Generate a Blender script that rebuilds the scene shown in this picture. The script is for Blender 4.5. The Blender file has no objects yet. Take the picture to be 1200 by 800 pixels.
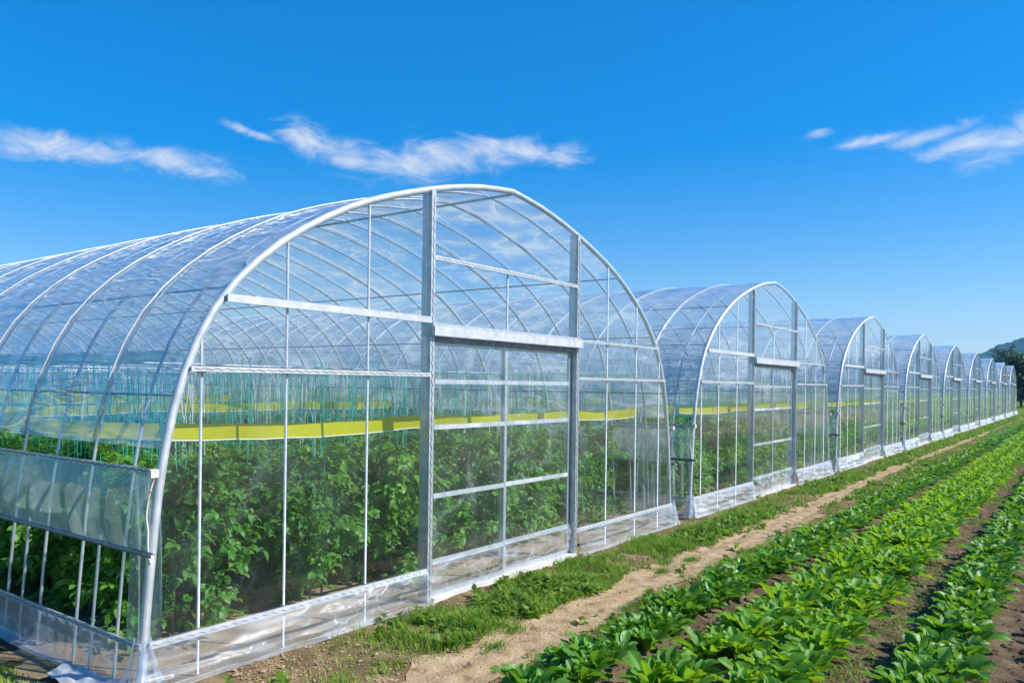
import bpy, math, random
import numpy as np
from mathutils import Matrix, Vector

random.seed(7)
rng = np.random.default_rng(11)
scene = bpy.context.scene
COL = scene.collection
R = math.radians

# ------------------------------------------------------------------ camera
CAM = np.array([-2.6, -4.78, 1.96])
YAW, ROLL, FPX = R(36.3), R(0.75), 918.0
VIEW = np.array([math.cos(YAW), math.sin(YAW), 0.0])
RIGHT = np.array([math.sin(YAW), -math.cos(YAW), 0.0])
cam_data = bpy.data.cameras.new('camera')
cam = bpy.data.objects.new('camera', cam_data)
COL.objects.link(cam)
rx = Vector(RIGHT) * math.cos(ROLL) + Vector((0, 0, 1)) * math.sin(ROLL)
uy = Vector((0, 0, 1)) * math.cos(ROLL) - Vector(RIGHT) * math.sin(ROLL)
bz = -Vector(VIEW)
cam.matrix_world = Matrix(((rx.x, uy.x, bz.x, CAM[0]), (rx.y, uy.y, bz.y, CAM[1]),
                           (rx.z, uy.z, bz.z, CAM[2]), (0, 0, 0, 1)))
cam_data.sensor_width = 36
cam_data.lens = FPX / 1200 * 36
cam_data.shift_y = 50 / 1200
cam_data.clip_start = 0.05
cam_data.clip_end = 8000
scene.camera = cam

# ------------------------------------------------------------------ sky and sun
SUN_AZ, SUN_EL = math.atan2(-0.90, 0.44), R(42)
sd = Vector((math.cos(SUN_EL) * math.cos(SUN_AZ), math.cos(SUN_EL) * math.sin(SUN_AZ), math.sin(SUN_EL)))
world = bpy.data.worlds.new('World')
scene.world = world
world.use_nodes = True
wn, wl = world.node_tree.nodes, world.node_tree.links
wn.clear()


def N(nt, kind, **kw):
    n = nt.nodes.new(kind)
    for k, v in kw.items():
        setattr(n, k, v)
    return n


def math_node(nt, op, a, b=None, clamp=False):
    n = nt.nodes.new('ShaderNodeMath')
    n.operation = op
    n.use_clamp = clamp
    for i, v in enumerate((a, b)):
        if v is None:
            continue
        if isinstance(v, (int, float)):
            n.inputs[i].default_value = v
        else:
            nt.links.new(v, n.inputs[i])
    return n.outputs[0]


def build_world():
    nt = world.node_tree
    out = N(nt, 'ShaderNodeOutputWorld')
    bg = N(nt, 'ShaderNodeBackground')
    bg.inputs['Strength'].default_value = 0.15
    sky = N(nt, 'ShaderNodeTexSky')
    sky.sky_type = 'NISHITA'
    sky.sun_disc = False
    sky.sun_elevation = SUN_EL
    sky.sun_rotation = math.atan2(sd.x, sd.y)
    sky.altitude = 100
    sky.air_density = 1.0
    sky.dust_density = 0.45
    sky.ozone_density = 3.8
    hsv = N(nt, 'ShaderNodeHueSaturation')
    hsv.inputs['Hue'].default_value = 0.509
    hsv.inputs['Saturation'].default_value = 1.92
    hsv.inputs['Value'].default_value = 1.42
    gam = N(nt, 'ShaderNodeGamma')
    gam.inputs[1].default_value = 0.68
    nt.links.new(sky.outputs[0], gam.inputs[0])
    nt.links.new(gam.outputs[0], hsv.inputs['Color'])
    tc = N(nt, 'ShaderNodeTexCoord')
    sep = N(nt, 'ShaderNodeSeparateXYZ')
    nt.links.new(tc.outputs['Generated'], sep.inputs[0])
    az = math_node(nt, 'ARCTAN2', sep.outputs[1], sep.outputs[0])
    el = math_node(nt, 'ARCSINE', sep.outputs[2])
    # thin wind-drawn clouds: (azimuth, elevation, length, thickness, tilt) in degrees
    clouds = [(71.0, 14.0, 4.5, 1.0, 0), (65.5, 14.2, 5.0, 1.0, 2), (60.5, 14.4, 4.0, 0.9, 2), (58.0, 13.9, 3.0, 0.6, 2),
              (54.5, 16.6, 2.2, 0.32, 14), (51.5, 16.7, 2.4, 1.2, 10), (48.5, 15.8, 4.0, 1.1, 12), (45.0, 15.4, 3.8, 1.4, 4), (41.5, 16.2, 3.6, 1.1, 6), (38.0, 16.7, 3.6, 1.1, 2),
              (34.5, 16.5, 3.4, 0.9, 4), (15.1, 16.9, 1.1, 0.35, -8), (11.6, 16.1, 2.4, 0.38, -6), (8.6, 15.9, 3.2, 0.55, -8),
              (6.0, 15.3, 4.2, 0.85, -8), (3.0, 15.4, 4.8, 1.25, -14), (-1.0, 16.4, 4.5, 1.2, -18), (-7.0, 17.2, 5.0, 1.1, -8), (-30.0, 14.5, 5, 1.0, 5), (-52.0, 17.0, 5, 1.1, -6),
              (-80.0, 15.0, 5, 1.0, 6), (-118.0, 16.5, 5, 1.1, -6), (-150.0, 14.0, 5, 1.0, 4), (92.0, 15.5, 5, 1.0, -5),
              (122.0, 14.5, 5, 1.1, 6), (160.0, 16.5, 5, 1.0, -4)]
    total = None
    for ca, ce, la, lb, tilt in clouds:
        da = math_node(nt, 'SUBTRACT', az, R(ca))
        de = math_node(nt, 'SUBTRACT', el, R(ce))
        ct, st = math.cos(R(tilt)), math.sin(R(tilt))
        u = math_node(nt, 'ADD', math_node(nt, 'MULTIPLY', da, ct / R(la)), math_node(nt, 'MULTIPLY', de, st / R(la)))
        w = math_node(nt, 'ADD', math_node(nt, 'MULTIPLY', da, -st / R(lb)), math_node(nt, 'MULTIPLY', de, ct / R(lb)))
        r2 = math_node(nt, 'ADD', math_node(nt, 'MULTIPLY', u, u), math_node(nt, 'MULTIPLY', w, w))
        g = math_node(nt, 'EXPONENT', math_node(nt, 'MULTIPLY', r2, -1.1))
        total = g if total is None else math_node(nt, 'MAXIMUM', total, g)
    comb = N(nt, 'ShaderNodeCombineXYZ')
    nt.links.new(math_node(nt, 'MULTIPLY', az, 11.0), comb.inputs[0])
    nt.links.new(math_node(nt, 'MULTIPLY', el, 24.0), comb.inputs[1])
    noi = N(nt, 'ShaderNodeTexNoise')
    noi.inputs['Scale'].default_value = 1.6
    noi.inputs['Detail'].default_value = 12
    noi.inputs['Roughness'].default_value = 0.62
    noi.inputs['Distortion'].default_value = 0.9
    nt.links.new(comb.outputs[0], noi.inputs['Vector'])
    dens = math_node(nt, 'ADD', math_node(nt, 'MULTIPLY', total, 1.1), math_node(nt, 'MULTIPLY', math_node(nt, 'SUBTRACT', noi.outputs['Fac'], 0.5), 2.6))
    ramp = N(nt, 'ShaderNodeMapRange')
    ramp.interpolation_type = 'SMOOTHSTEP'
    ramp.inputs['From Min'].default_value = 0.15
    ramp.inputs['From Max'].default_value = 1.75
    nt.links.new(dens, ramp.inputs['Value'])
    gate = math_node(nt, 'MULTIPLY', ramp.outputs[0], math_node(nt, 'MULTIPLY', total, 3.0, True))
    gate = math_node(nt, 'MULTIPLY', gate, 0.9, True)
    mix = N(nt, 'ShaderNodeMix', data_type='RGBA')
    nt.links.new(gate, mix.inputs['Factor'])
    nt.links.new(hsv.outputs[0], mix.inputs[6])
    mix.inputs[7].default_value = (4.1, 4.25, 4.5, 1)
    nt.links.new(mix.outputs[2], bg.inputs['Color'])
    nt.links.new(bg.outputs[0], out.inputs['Surface'])


build_world()
sun_data = bpy.data.lights.new('sun', 'SUN')
sun_data.energy = 4.9
sun_data.angle = R(0.5)
sun_data.color = (1.0, 0.95, 0.87)
sun = bpy.data.objects.new('sun', sun_data)
sun.rotation_euler = (-sd).to_track_quat('-Z', 'Y').to_euler()
sun.location = (20, -30, 40)
COL.objects.link(sun)
scene.view_settings.view_transform = 'Standard'
scene.view_settings.look = 'None'
scene.view_settings.exposure = 0.5
scene.view_settings.gamma = 1.0
scene.view_settings.use_curve_mapping = False
scene.render.engine = 'CYCLES'
cy = scene.cycles
cy.use_denoising = True
cy.max_bounces = 10
cy.diffuse_bounces = 3
cy.glossy_bounces = 4
cy.transmission_bounces = 6
cy.transparent_max_bounces = 64
cy.volume_bounces = 0
cy.caustics_reflective = False
cy.caustics_refractive = False

# ------------------------------------------------------------------ helpers
def noise2(x, y, seed=0):
    """smooth value noise, roughly -1..1"""
    x = np.asarray(x, float)
    y = np.asarray(y, float)
    xi, yi = np.floor(x).astype(np.int64), np.floor(y).astype(np.int64)
    fx, fy = x - xi, y - yi
    fx, fy = fx * fx * (3 - 2 * fx), fy * fy * (3 - 2 * fy)

    def h(a, b):
        n = (a * 374761393 + b * 668265263 + seed * 974634777) & 0xffffffff
        n = ((n ^ (n >> 13)) * 1274126177) & 0xffffffff
        n = n ^ (n >> 16)
        return (n & 0xffff) / 32767.5 - 1.0
    a, b, c, d = h(xi, yi), h(xi + 1, yi), h(xi, yi + 1), h(xi + 1, yi + 1)
    return (a * (1 - fx) + b * fx) * (1 - fy) + (c * (1 - fx) + d * fx) * fy


def fbm(x, y, seed=0, octs=4):
    s, a = 0, 1.0
    for k in range(octs):
        s = s + a * noise2(np.asarray(x) * 2 ** k, np.asarray(y) * 2 ** k, seed + k)
        a *= 0.5
    return s


def mesh_np(name, V, F, mat, smooth=True):
    """V (n,3), F (m,k) uniform faces"""
    V = np.asarray(V, np.float32)
    F = np.asarray(F, np.int32)
    me = bpy.data.meshes.new(name)
    m, k = F.shape
    me.vertices.add(len(V))
    me.vertices.foreach_set('co', V.ravel())
    me.loops.add(m * k)
    me.loops.foreach_set('vertex_index', F.ravel())
    me.polygons.add(m)
    me.polygons.foreach_set('loop_start', np.arange(0, m * k, k, dtype=np.int32))
    me.polygons.foreach_set('use_smooth', np.full(m, smooth))
    me.update(calc_edges=True)
    if mat:
        me.materials.append(mat)
    return me


class MB:
    """collects boxes, tubes and grids (all quads) into one mesh"""
    def __init__(self):
        self.v, self.f, self.n = [], [], 0

    def add(self, V, F):
        self.v.append(np.asarray(V, float))
        self.f.append(np.asarray(F, int) + self.n)
        self.n += len(V)
        return self

    def box(self, x0, x1, y0, y1, z0, z1):
        V = [(x, y, z) for z in (z0, z1) for y in (y0, y1) for x in (x0, x1)]
        F = [(0, 2, 3, 1), (4, 5, 7, 6), (0, 1, 5, 4), (2, 6, 7, 3), (0, 4, 6, 2), (1, 3, 7, 5)]
        return self.add(V, F)

    def tube(self, pts, r, n=8, caps=True):
        P = np.asarray(pts, float)
        T = np.gradient(P, axis=0)
        T /= np.linalg.norm(T, axis=1)[:, None] + 1e-12
        ref = np.array([0, 0, 1.0]) if abs(T[:, 2]).mean() < 0.8 else np.array([0, 1.0, 0])
        if abs(T @ np.array([0, 1.0, 0])).max() < 0.5:
            ref = np.array([0, 1.0, 0])
        A = np.cross(T, ref)
        A /= np.linalg.norm(A, axis=1)[:, None] + 1e-12
        B = np.cross(T, A)
        rr = np.broadcast_to(np.asarray(r, float), (len(P),))
        ang = np.arange(n) * 2 * math.pi / n
        V = (P[:, None] + rr[:, None, None] * (A[:, None] * np.cos(ang)[None, :, None] + B[:, None] * np.sin(ang)[None, :, None])).reshape(-1, 3)
        F = []
        for i in range(len(P) - 1):
            for j in range(n):
                k = (j + 1) % n
                F.append((i * n + j, i * n + k, (i + 1) * n + k, (i + 1) * n + j))
        if caps and n == 8:
            for b in (0, (len(P) - 1) * n):
                F += [(b, b + 1, b + 2, b + 3), (b, b + 3, b + 4, b + 7), (b + 4, b + 5, b + 6, b + 7)]
        return self.add(V, F)

    def grid(self, X, Y, Z):
        a, b = X.shape
        V = np.stack([X, Y, Z], -1).reshape(-1, 3)
        i, j = np.meshgrid(np.arange(a - 1), np.arange(b - 1), indexing='ij')
        q = (i * b + j).ravel()
        return self.add(V, np.stack([q, q + b, q + b + 1, q + 1], 1))

    def mesh(self, name, mat, smooth=False):
        return mesh_np(name, np.concatenate(self.v), np.concatenate(self.f), mat, smooth)


def link(name, data, parent=None, loc=None, rot=None, scale=None):
    o = bpy.data.objects.new(name, data)
    COL.objects.link(o)
    if parent:
        o.parent = parent
    if loc is not None:
        o.location = loc
    if rot is not None:
        o.rotation_euler = rot
    if scale is not None:
        o.scale = (scale,) * 3 if isinstance(scale, (int, float)) else scale
    return o


def tag(o, label=None, cat=None, group=None, kind=None):
    for k, v in (('label', label), ('category', cat), ('group', group), ('kind', kind)):
        if v:
            o[k] = v
    return o


def children_map():
    return {}


def copy_tree(o, kids, parent=None):
    c = o.copy()
    COL.objects.link(c)
    c.parent = parent
    for ch in kids.get(o.name, ()):
        copy_tree(ch, kids, c)
    return c


# ------------------------------------------------------------------ materials
def new_mat(name):
    m = bpy.data.materials.new(name)
    m.use_nodes = True
    nt = m.node_tree
    nt.nodes.clear()
    out = N(nt, 'ShaderNodeOutputMaterial')
    return m, nt, out


def noise_fac(nt, scale, detail=4, coord='Object', stretch=None, rough=0.55):
    tc = N(nt, 'ShaderNodeTexCoord')
    src = N(nt, 'ShaderNodeNewGeometry').outputs['Position'] if coord == 'World' else tc.outputs[coord]
    if stretch:
        mp = N(nt, 'ShaderNodeMapping')
        mp.inputs['Scale'].default_value = stretch
        nt.links.new(src, mp.inputs[0])
        src = mp.outputs[0]
    t = N(nt, 'ShaderNodeTexNoise')
    t.inputs['Scale'].default_value = scale
    t.inputs['Detail'].default_value = detail
    t.inputs['Roughness'].default_value = rough
    nt.links.new(src, t.inputs['Vector'])
    return t.outputs['Fac']


def ramp(nt, fac, stops):
    r = N(nt, 'ShaderNodeValToRGB')
    el = r.color_ramp.elements
    while len(el) < len(stops):
        el.new(0.5)
    for e, (p, c) in zip(el, stops):
        e.position = p
        e.color = (*c, 1) if len(c) == 3 else c
    nt.links.new(fac, r.inputs[0])
    return r.outputs[0]


def map_range(nt, v, a, b, c, d):
    m = N(nt, 'ShaderNodeMapRange')
    for i, x in enumerate((a, b, c, d)):
        m.inputs[i + 1].default_value = x
    nt.links.new(v, m.inputs[0])
    return m.outputs[0]


def film_mat(name, tint, haze_lo, haze_hi, base_r, wr_scale, wr_strength, stretch, rough=0.06, haze_col=(0.85, 0.9, 0.93), hz_scale=2.5, wr_dist=0.02, crease=0.3, cr_scale=0.8, cr_pow=16, grazing=3.6, fine=0.8, hz_max=0.8):
    m, nt, out = new_mat(name)
    lw = N(nt, 'ShaderNodeLayerWeight')
    lw.inputs['Blend'].default_value = 0.5
    bump = N(nt, 'ShaderNodeBump')
    bump.inputs['Strength'].default_value = wr_strength
    bump.inputs['Distance'].default_value = wr_dist
    h1 = noise_fac(nt, wr_scale, 3, 'World', stretch, 0.6)
    nc = noise_fac(nt, cr_scale, 2.5, 'World', stretch, 0.5)
    cr = math_node(nt, 'SUBTRACT', 1.0, math_node(nt, 'ABSOLUTE', math_node(nt, 'SUBTRACT', math_node(nt, 'MULTIPLY', nc, 2.0), 1.0)))
    cr = math_node(nt, 'POWER', cr, cr_pow)
    cmask = map_range(nt, noise_fac(nt, cr_scale * 0.55, 2, 'World', (1.3, 0.9, 1.1)), 0.45, 0.62, 0.0, 1.0)
    cr = math_node(nt, 'MULTIPLY', cr, cmask)
    nf = noise_fac(nt, cr_scale * 2.9, 2.5, 'World', (stretch[0] * 1.2, stretch[1] * 0.9, stretch[2] * 1.3), 0.5)
    cf = math_node(nt, 'SUBTRACT', 1.0, math_node(nt, 'ABSOLUTE', math_node(nt, 'SUBTRACT', math_node(nt, 'MULTIPLY', nf, 2.0), 1.0)))
    fmask = map_range(nt, noise_fac(nt, cr_scale * 0.8, 2, 'World', (0.8, 1.2, 1.5)), 0.47, 0.60, 0.0, fine)
    cr = math_node(nt, 'MAXIMUM', cr, math_node(nt, 'MULTIPLY', math_node(nt, 'POWER', cf, cr_pow * 1.2), fmask))
    nt.links.new(math_node(nt, 'ADD', h1, math_node(nt, 'MULTIPLY', cr, 0.6)), bump.inputs['Height'])
    p = math_node(nt, 'POWER', lw.outputs['Facing'], grazing)
    refl = math_node(nt, 'ADD', math_node(nt, 'MULTIPLY', p, 0.8), base_r, True)
    tr = N(nt, 'ShaderNodeBsdfTransparent')
    tr.inputs[0].default_value = (*tint, 1)
    df = N(nt, 'ShaderNodeBsdfDiffuse')
    df.inputs[0].default_value = (*haze_col, 1)
    tl = N(nt, 'ShaderNodeBsdfTranslucent')
    tl.inputs[0].default_value = (*haze_col, 1)
    for s in (df, tl):
        nt.links.new(bump.outputs[0], s.inputs['Normal'])
    mh = N(nt, 'ShaderNodeMixShader')
    mh.inputs[0].default_value = 0.45
    nt.links.new(df.outputs[0], mh.inputs[1])
    nt.links.new(tl.outputs[0], mh.inputs[2])
    hz = noise_fac(nt, hz_scale, 5, 'World', stretch, 0.6)
    hz = map_range(nt, hz, 0.35, 0.72, haze_lo, haze_hi)
    cosv = math_node(nt, 'MAXIMUM', math_node(nt, 'SUBTRACT', 1.0, lw.outputs['Facing']), 0.09)
    hz = math_node(nt, 'MINIMUM', math_node(nt, 'DIVIDE', hz, cosv), hz_max)
    hz = math_node(nt, 'ADD', hz, math_node(nt, 'MULTIPLY', cr, crease), True)
    m1 = N(nt, 'ShaderNodeMixShader')
    nt.links.new(hz, m1.inputs[0])
    nt.links.new(tr.outputs[0], m1.inputs[1])
    nt.links.new(mh.outputs[0], m1.inputs[2])
    gl = N(nt, 'ShaderNodeBsdfGlossy')
    gl.inputs['Roughness'].default_value = rough
    gl.inputs['Color'].default_value = (0.95, 0.97, 1, 1)
    nt.links.new(bump.outputs[0], gl.inputs['Normal'])
    m2 = N(nt, 'ShaderNodeMixShader')
    nt.links.new(refl, m2.inputs[0])
    nt.links.new(m1.outputs[0], m2.inputs[1])
    nt.links.new(gl.outputs[0], m2.inputs[2])
    nt.links.new(m2.outputs[0], out.inputs['Surface'])
    return m


def principled(name, color=None, stops=None, nscale=8.0, rough=0.6, metallic=0.0, bump=0.0, bscale=40, bdist=0.01, stretch=None, spec=0.5, coord='World'):
    m, nt, out = new_mat(name)
    b = N(nt, 'ShaderNodeBsdfPrincipled')
    b.inputs['Roughness'].default_value = rough
    b.inputs['Metallic'].default_value = metallic
    b.inputs['Specular IOR Level'].default_value = spec
    if stops:
        nt.links.new(ramp(nt, noise_fac(nt, nscale, 6, coord, stretch), stops), b.inputs['Base Color'])
    else:
        b.inputs['Base Color'].default_value = (*color, 1)
    if bump:
        bn = N(nt, 'ShaderNodeBump')
        bn.inputs['Strength'].default_value = bump
        bn.inputs['Distance'].default_value = bdist
        nt.links.new(noise_fac(nt, bscale, 5, coord), bn.inputs['Height'])
        nt.links.new(bn.outputs[0], b.inputs['Normal'])
    nt.links.new(b.outputs[0], out.inputs['Surface'])
    return m


def leaf_mat(name, dark, mid, light, rough=0.45, transl=0.3, tcol=(0.2, 0.38, 0.03), nscale=9.0, spec=0.45):
    m, nt, out = new_mat(name)
    b = N(nt, 'ShaderNodeBsdfPrincipled')
    b.inputs['Roughness'].default_value = rough
    b.inputs['Specular IOR Level'].default_value = spec
    info = N(nt, 'ShaderNodeObjectInfo')
    nz = noise_fac(nt, nscale, 3, 'World')
    f = math_node(nt, 'ADD', math_node(nt, 'MULTIPLY', nz, 0.8), math_node(nt, 'MULTIPLY', info.outputs['Random'], 0.25))
    f = math_node(nt, 'SUBTRACT', f, 0.05)
    col = ramp(nt, f, [(0.25, dark), (0.5, mid), (0.78, light)])
    nt.links.new(col, b.inputs['Base Color'])
    bn = N(nt, 'ShaderNodeBump')
    bn.inputs['Strength'].default_value = 0.35
    bn.inputs['Distance'].default_value = 0.004
    nt.links.new(noise_fac(nt, 90, 2, 'World'), bn.inputs['Height'])
    nt.links.new(bn.outputs[0], b.inputs['Normal'])
    t = N(nt, 'ShaderNodeBsdfTranslucent')
    t.inputs[0].default_value = (*tcol, 1)
    mx = N(nt, 'ShaderNodeMixShader')
    mx.inputs[0].default_value = transl
    nt.links.new(b.outputs[0], mx.inputs[1])
    nt.links.new(t.outputs[0], mx.inputs[2])
    nt.links.new(mx.outputs[0], out.inputs['Surface'])
    return m


M = {}
M['roof_film'] = film_mat('roof_film', (0.89, 0.945, 0.985), 0.04, 0.12, 0.09, 1.6, 0.7, (1.0, 0.5, 2.2), 0.10, (0.76, 0.86, 0.95), wr_dist=0.05, crease=1.1, cr_scale=1.2, cr_pow=11, grazing=4.2, hz_max=0.45)
M['gable_film'] = film_mat('gable_film', (0.92, 0.96, 0.985), 0.010, 0.030, 0.05, 1.3, 0.4, (1.0, 1.0, 0.6), 0.05, (0.72, 0.85, 0.95), crease=0.11, cr_scale=0.8, cr_pow=24, fine=0.5)
M['door_film'] = film_mat('door_film', (0.91, 0.955, 0.975), 0.01, 0.06, 0.06, 2.4, 0.55, (1.2, 1.0, 0.7), 0.07, (0.76, 0.87, 0.93), crease=0.22, cr_scale=1.3, cr_pow=18, fine=0.4)
M['curtain_film'] = film_mat('curtain_film', (0.86, 0.95, 0.92), 0.13, 0.25, 0.03, 4.0, 0.6, (1.0, 1.0, 0.5), 0.2, (0.74, 0.90, 0.87), crease=0.3, cr_scale=2.2, cr_pow=10, grazing=6)
M['skirt_film'] = film_mat('skirt_film', (0.90, 0.93, 0.97), 0.05, 0.18, 0.035, 1.6, 0.6, (0.8, 1.0, 1.6), 0.42, (0.78, 0.85, 0.93), 1.3, crease=0.45, cr_scale=1.4, cr_pow=9)
STEEL = [(0.3, (0.42, 0.47, 0.52)), (0.5, (0.53, 0.57, 0.62)), (0.7, (0.64, 0.67, 0.71))]
M['steel'] = principled('galvanised_steel', stops=STEEL, nscale=14, rough=0.42, metallic=0.55, bump=0.08, bscale=60)
M['bright'] = principled('bright_steel', stops=[(0.3, (0.46, 0.49, 0.53)), (0.55, (0.60, 0.62, 0.65)), (0.7, (0.68, 0.69, 0.71))], nscale=11, rough=0.45, metallic=0.25)
M['dark_steel'] = principled('dark_steel', stops=[(0.3, (0.10, 0.12, 0.15)), (0.7, (0.28, 0.30, 0.33))], nscale=14, rough=0.5, metallic=0.5)
M['wire'] = principled('wire', color=(0.26, 0.28, 0.31), rough=0.5, metallic=0.6)
M['yellow'] = leaf_mat('yellow_tape', (0.60, 0.54, 0.0), (0.74, 0.68, 0.005), (0.80, 0.74, 0.02), 0.4, 0.45, (0.85, 0.78, 0.02), 2.0)
#'yellow_tape', stops=[(0.3, (0.62, 0.56, 0.0)), (0.6, (0.78, 0.72, 0.01)), (0.8, (0.70, 0.66, 0.03))], nscale=3, rough=0.4)
M['yellow_edge'] = principled('tape_edge', color=(0.75, 0.76, 0.70), rough=0.5)
M['teal'] = principled('teal_twine', color=(0.02, 0.42, 0.34), rough=0.6)
M['white_twine'] = principled('white_twine', color=(0.70, 0.78, 0.74), rough=0.7)
M['red'] = principled('red_cord', stops=[(0.34, (0.60, 0.06, 0.05)), (0.44, (0.72, 0.66, 0.62))], nscale=22, rough=0.7)
M['plaswhite'] = principled('white_plastic_sheet', stops=[(0.3, (0.28, 0.31, 0.34)), (0.7, (0.50, 0.53, 0.56))], nscale=8, rough=0.45, bump=0.4, bscale=12, bdist=0.03)
M['sill'] = principled('pale_timber', stops=[(0.3, (0.50, 0.49, 0.47)), (0.7, (0.68, 0.67, 0.65))], nscale=10, rough=0.6, stretch=(0.3, 1, 1))
M['stem'] = principled('green_stem', color=(0.10, 0.17, 0.04), rough=0.6)
M['vine'] = leaf_mat('vine_leaf', (0.03, 0.12, 0.02), (0.09, 0.28, 0.03), (0.30, 0.50, 0.06), 0.45, 0.40, (0.30, 0.56, 0.06), 11)
M['crop'] = leaf_mat('crop_leaf', (0.05, 0.17, 0.012), (0.11, 0.31, 0.016), (0.21, 0.44, 0.025), 0.5, 0.42, (0.34, 0.58, 0.02), 6, 0.4)
M['crop_dark'] = leaf_mat('crop_leaf_dark', (0.04, 0.145, 0.014), (0.09, 0.27, 0.018), (0.17, 0.39, 0.025), 0.44, 0.36, (0.22, 0.46, 0.02), 6, 0.5)
M['grass'] = leaf_mat('grass_blade', (0.08, 0.19, 0.012), (0.18, 0.33, 0.018), (0.38, 0.45, 0.06), 0.5, 0.42, (0.2, 0.4, 0.03), 3.0)
M['weed'] = leaf_mat('weed_leaf', (0.07, 0.17, 0.015), (0.15, 0.29, 0.02), (0.32, 0.42, 0.06), 0.5, 0.4, (0.30, 0.48, 0.04), 4)
M['tree'] = leaf_mat('tree_leaf', (0.012, 0.04, 0.012), (0.025, 0.075, 0.02), (0.05, 0.12, 0.03), 0.6, 0.2, (0.06, 0.14, 0.02), 0.5)
M['bark'] = principled('bark', stops=[(0.3, (0.06, 0.045, 0.03)), (0.7, (0.14, 0.11, 0.08))], nscale=6, rough=0.9)
M['path'] = principled('dry_dirt', stops=[(0.30, (0.17, 0.115, 0.06)), (0.42, (0.36, 0.255, 0.14)), (0.60, (0.45, 0.33, 0.195)), (0.75, (0.52, 0.40, 0.25))], nscale=7, rough=0.95, bump=0.9, bscale=42, bdist=0.02, spec=0.1)
M['soil'] = principled('dark_soil', stops=[(0.28, (0.06, 0.042, 0.025)), (0.5, (0.125, 0.09, 0.055)), (0.75, (0.22, 0.165, 0.105))], nscale=6, rough=0.95, bump=0.8, bscale=45, bdist=0.02, spec=0.1)
M['darker_soil'] = principled('darker_soil', stops=[(0.28, (0.03, 0.02, 0.012)), (0.5, (0.06, 0.04, 0.025)), (0.75, (0.11, 0.08, 0.05))], nscale=7, rough=0.9, bump=0.8, bscale=45, bdist=0.02, spec=0.2)
M['verge'] = principled('verge_soil', stops=[(0.28, (0.10, 0.075, 0.035)), (0.5, (0.19, 0.135, 0.07)), (0.72, (0.33, 0.24, 0.14))], nscale=3.5, rough=0.95, bump=0.6, bscale=50, bdist=0.015, spec=0.1)
M['hill'] = principled('wooded_hill', stops=[(0.3, (0.012, 0.035, 0.015)), (0.5, (0.03, 0.07, 0.025)), (0.7, (0.055, 0.11, 0.035))], nscale=0.05, rough=0.9, bump=1.0, bscale=0.12, bdist=6, spec=0.1)


def ground_material():
    m, nt, out = new_mat('field_ground')
    b = N(nt, 'ShaderNodeBsdfPrincipled')
    b.inputs['Roughness'].default_value = 0.95
    b.inputs['Specular IOR Level'].default_value = 0.1
    geo = N(nt, 'ShaderNodeNewGeometry')
    sep = N(nt, 'ShaderNodeSeparateXYZ')
    nt.links.new(geo.outputs['Position'], sep.inputs[0])
    n = noise_fac(nt, 2.5, 6, 'World')
    tan = ramp(nt, n, [(0.3, (0.17, 0.115, 0.065)), (0.5, (0.30, 0.21, 0.125)), (0.72, (0.42, 0.31, 0.20))])
    n2 = noise_fac(nt, 0.6, 6, 'World')
    green = ramp(nt, n2, [(0.3, (0.06, 0.12, 0.015)), (0.5, (0.10, 0.19, 0.02)), (0.72, (0.17, 0.25, 0.04))])
    wob = math_node(nt, 'MULTIPLY', math_node(nt, 'SUBTRACT', n2, 0.5), 6.0)
    fx = map_range(nt, math_node(nt, 'ADD', sep.outputs[0], wob), 76, 78, 0, 1)
    fx = math_node(nt, 'MINIMUM', math_node(nt, 'MAXIMUM', fx, 0.0), 1.0)
    fl = map_range(nt, math_node(nt, 'ADD', sep.outputs[0], math_node(nt, 'MULTIPLY', wob, 0.2)), -2.2, -1.2, 1, 0)
    fx = math_node(nt, 'MAXIMUM', fx, math_node(nt, 'MINIMUM', math_node(nt, 'MAXIMUM', fl, 0.0), 1.0))
    mx = N(nt, 'ShaderNodeMix', data_type='RGBA')
    nt.links.new(fx, mx.inputs['Factor'])
    nt.links.new(tan, mx.inputs[6])
    nt.links.new(green, mx.inputs[7])
    nt.links.new(mx.outputs[2], b.inputs['Base Color'])
    bn = N(nt, 'ShaderNodeBump')
    bn.inputs['Strength'].default_value = 0.7
    bn.inputs['Distance'].default_value = 0.02
    nt.links.new(noise_fac(nt, 30, 5, 'World'), bn.inputs['Height'])
    nt.links.new(bn.outputs[0], b.inputs['Normal'])
    nt.links.new(b.outputs[0], out.inputs['Surface'])
    return m


M['ground'] = ground_material()

# ------------------------------------------------------------------ ground
PITCH, WID, LEN, NH = 8.42, 7.74, 30.0, 9
ROWS = [-2.12, -2.76, -3.20, -3.98, -4.86]


def path_mid(X):
    X = np.asarray(X, float)
    return -1.36 + 0.33 * np.clip((X - 2) / 14, 0, 1) + 0.05 * noise2(X * 0.35, X * 0 + 3, 5)


def path_half(X):
    X = np.asarray(X, float)
    return 0.27 - 0.12 * np.clip((X - 4) / 16, 0, 1) - 0.09 * np.clip((X - 20) / 30, 0, 1) + 0.05 * noise2(X * 0.9, X * 0, 9)


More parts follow.
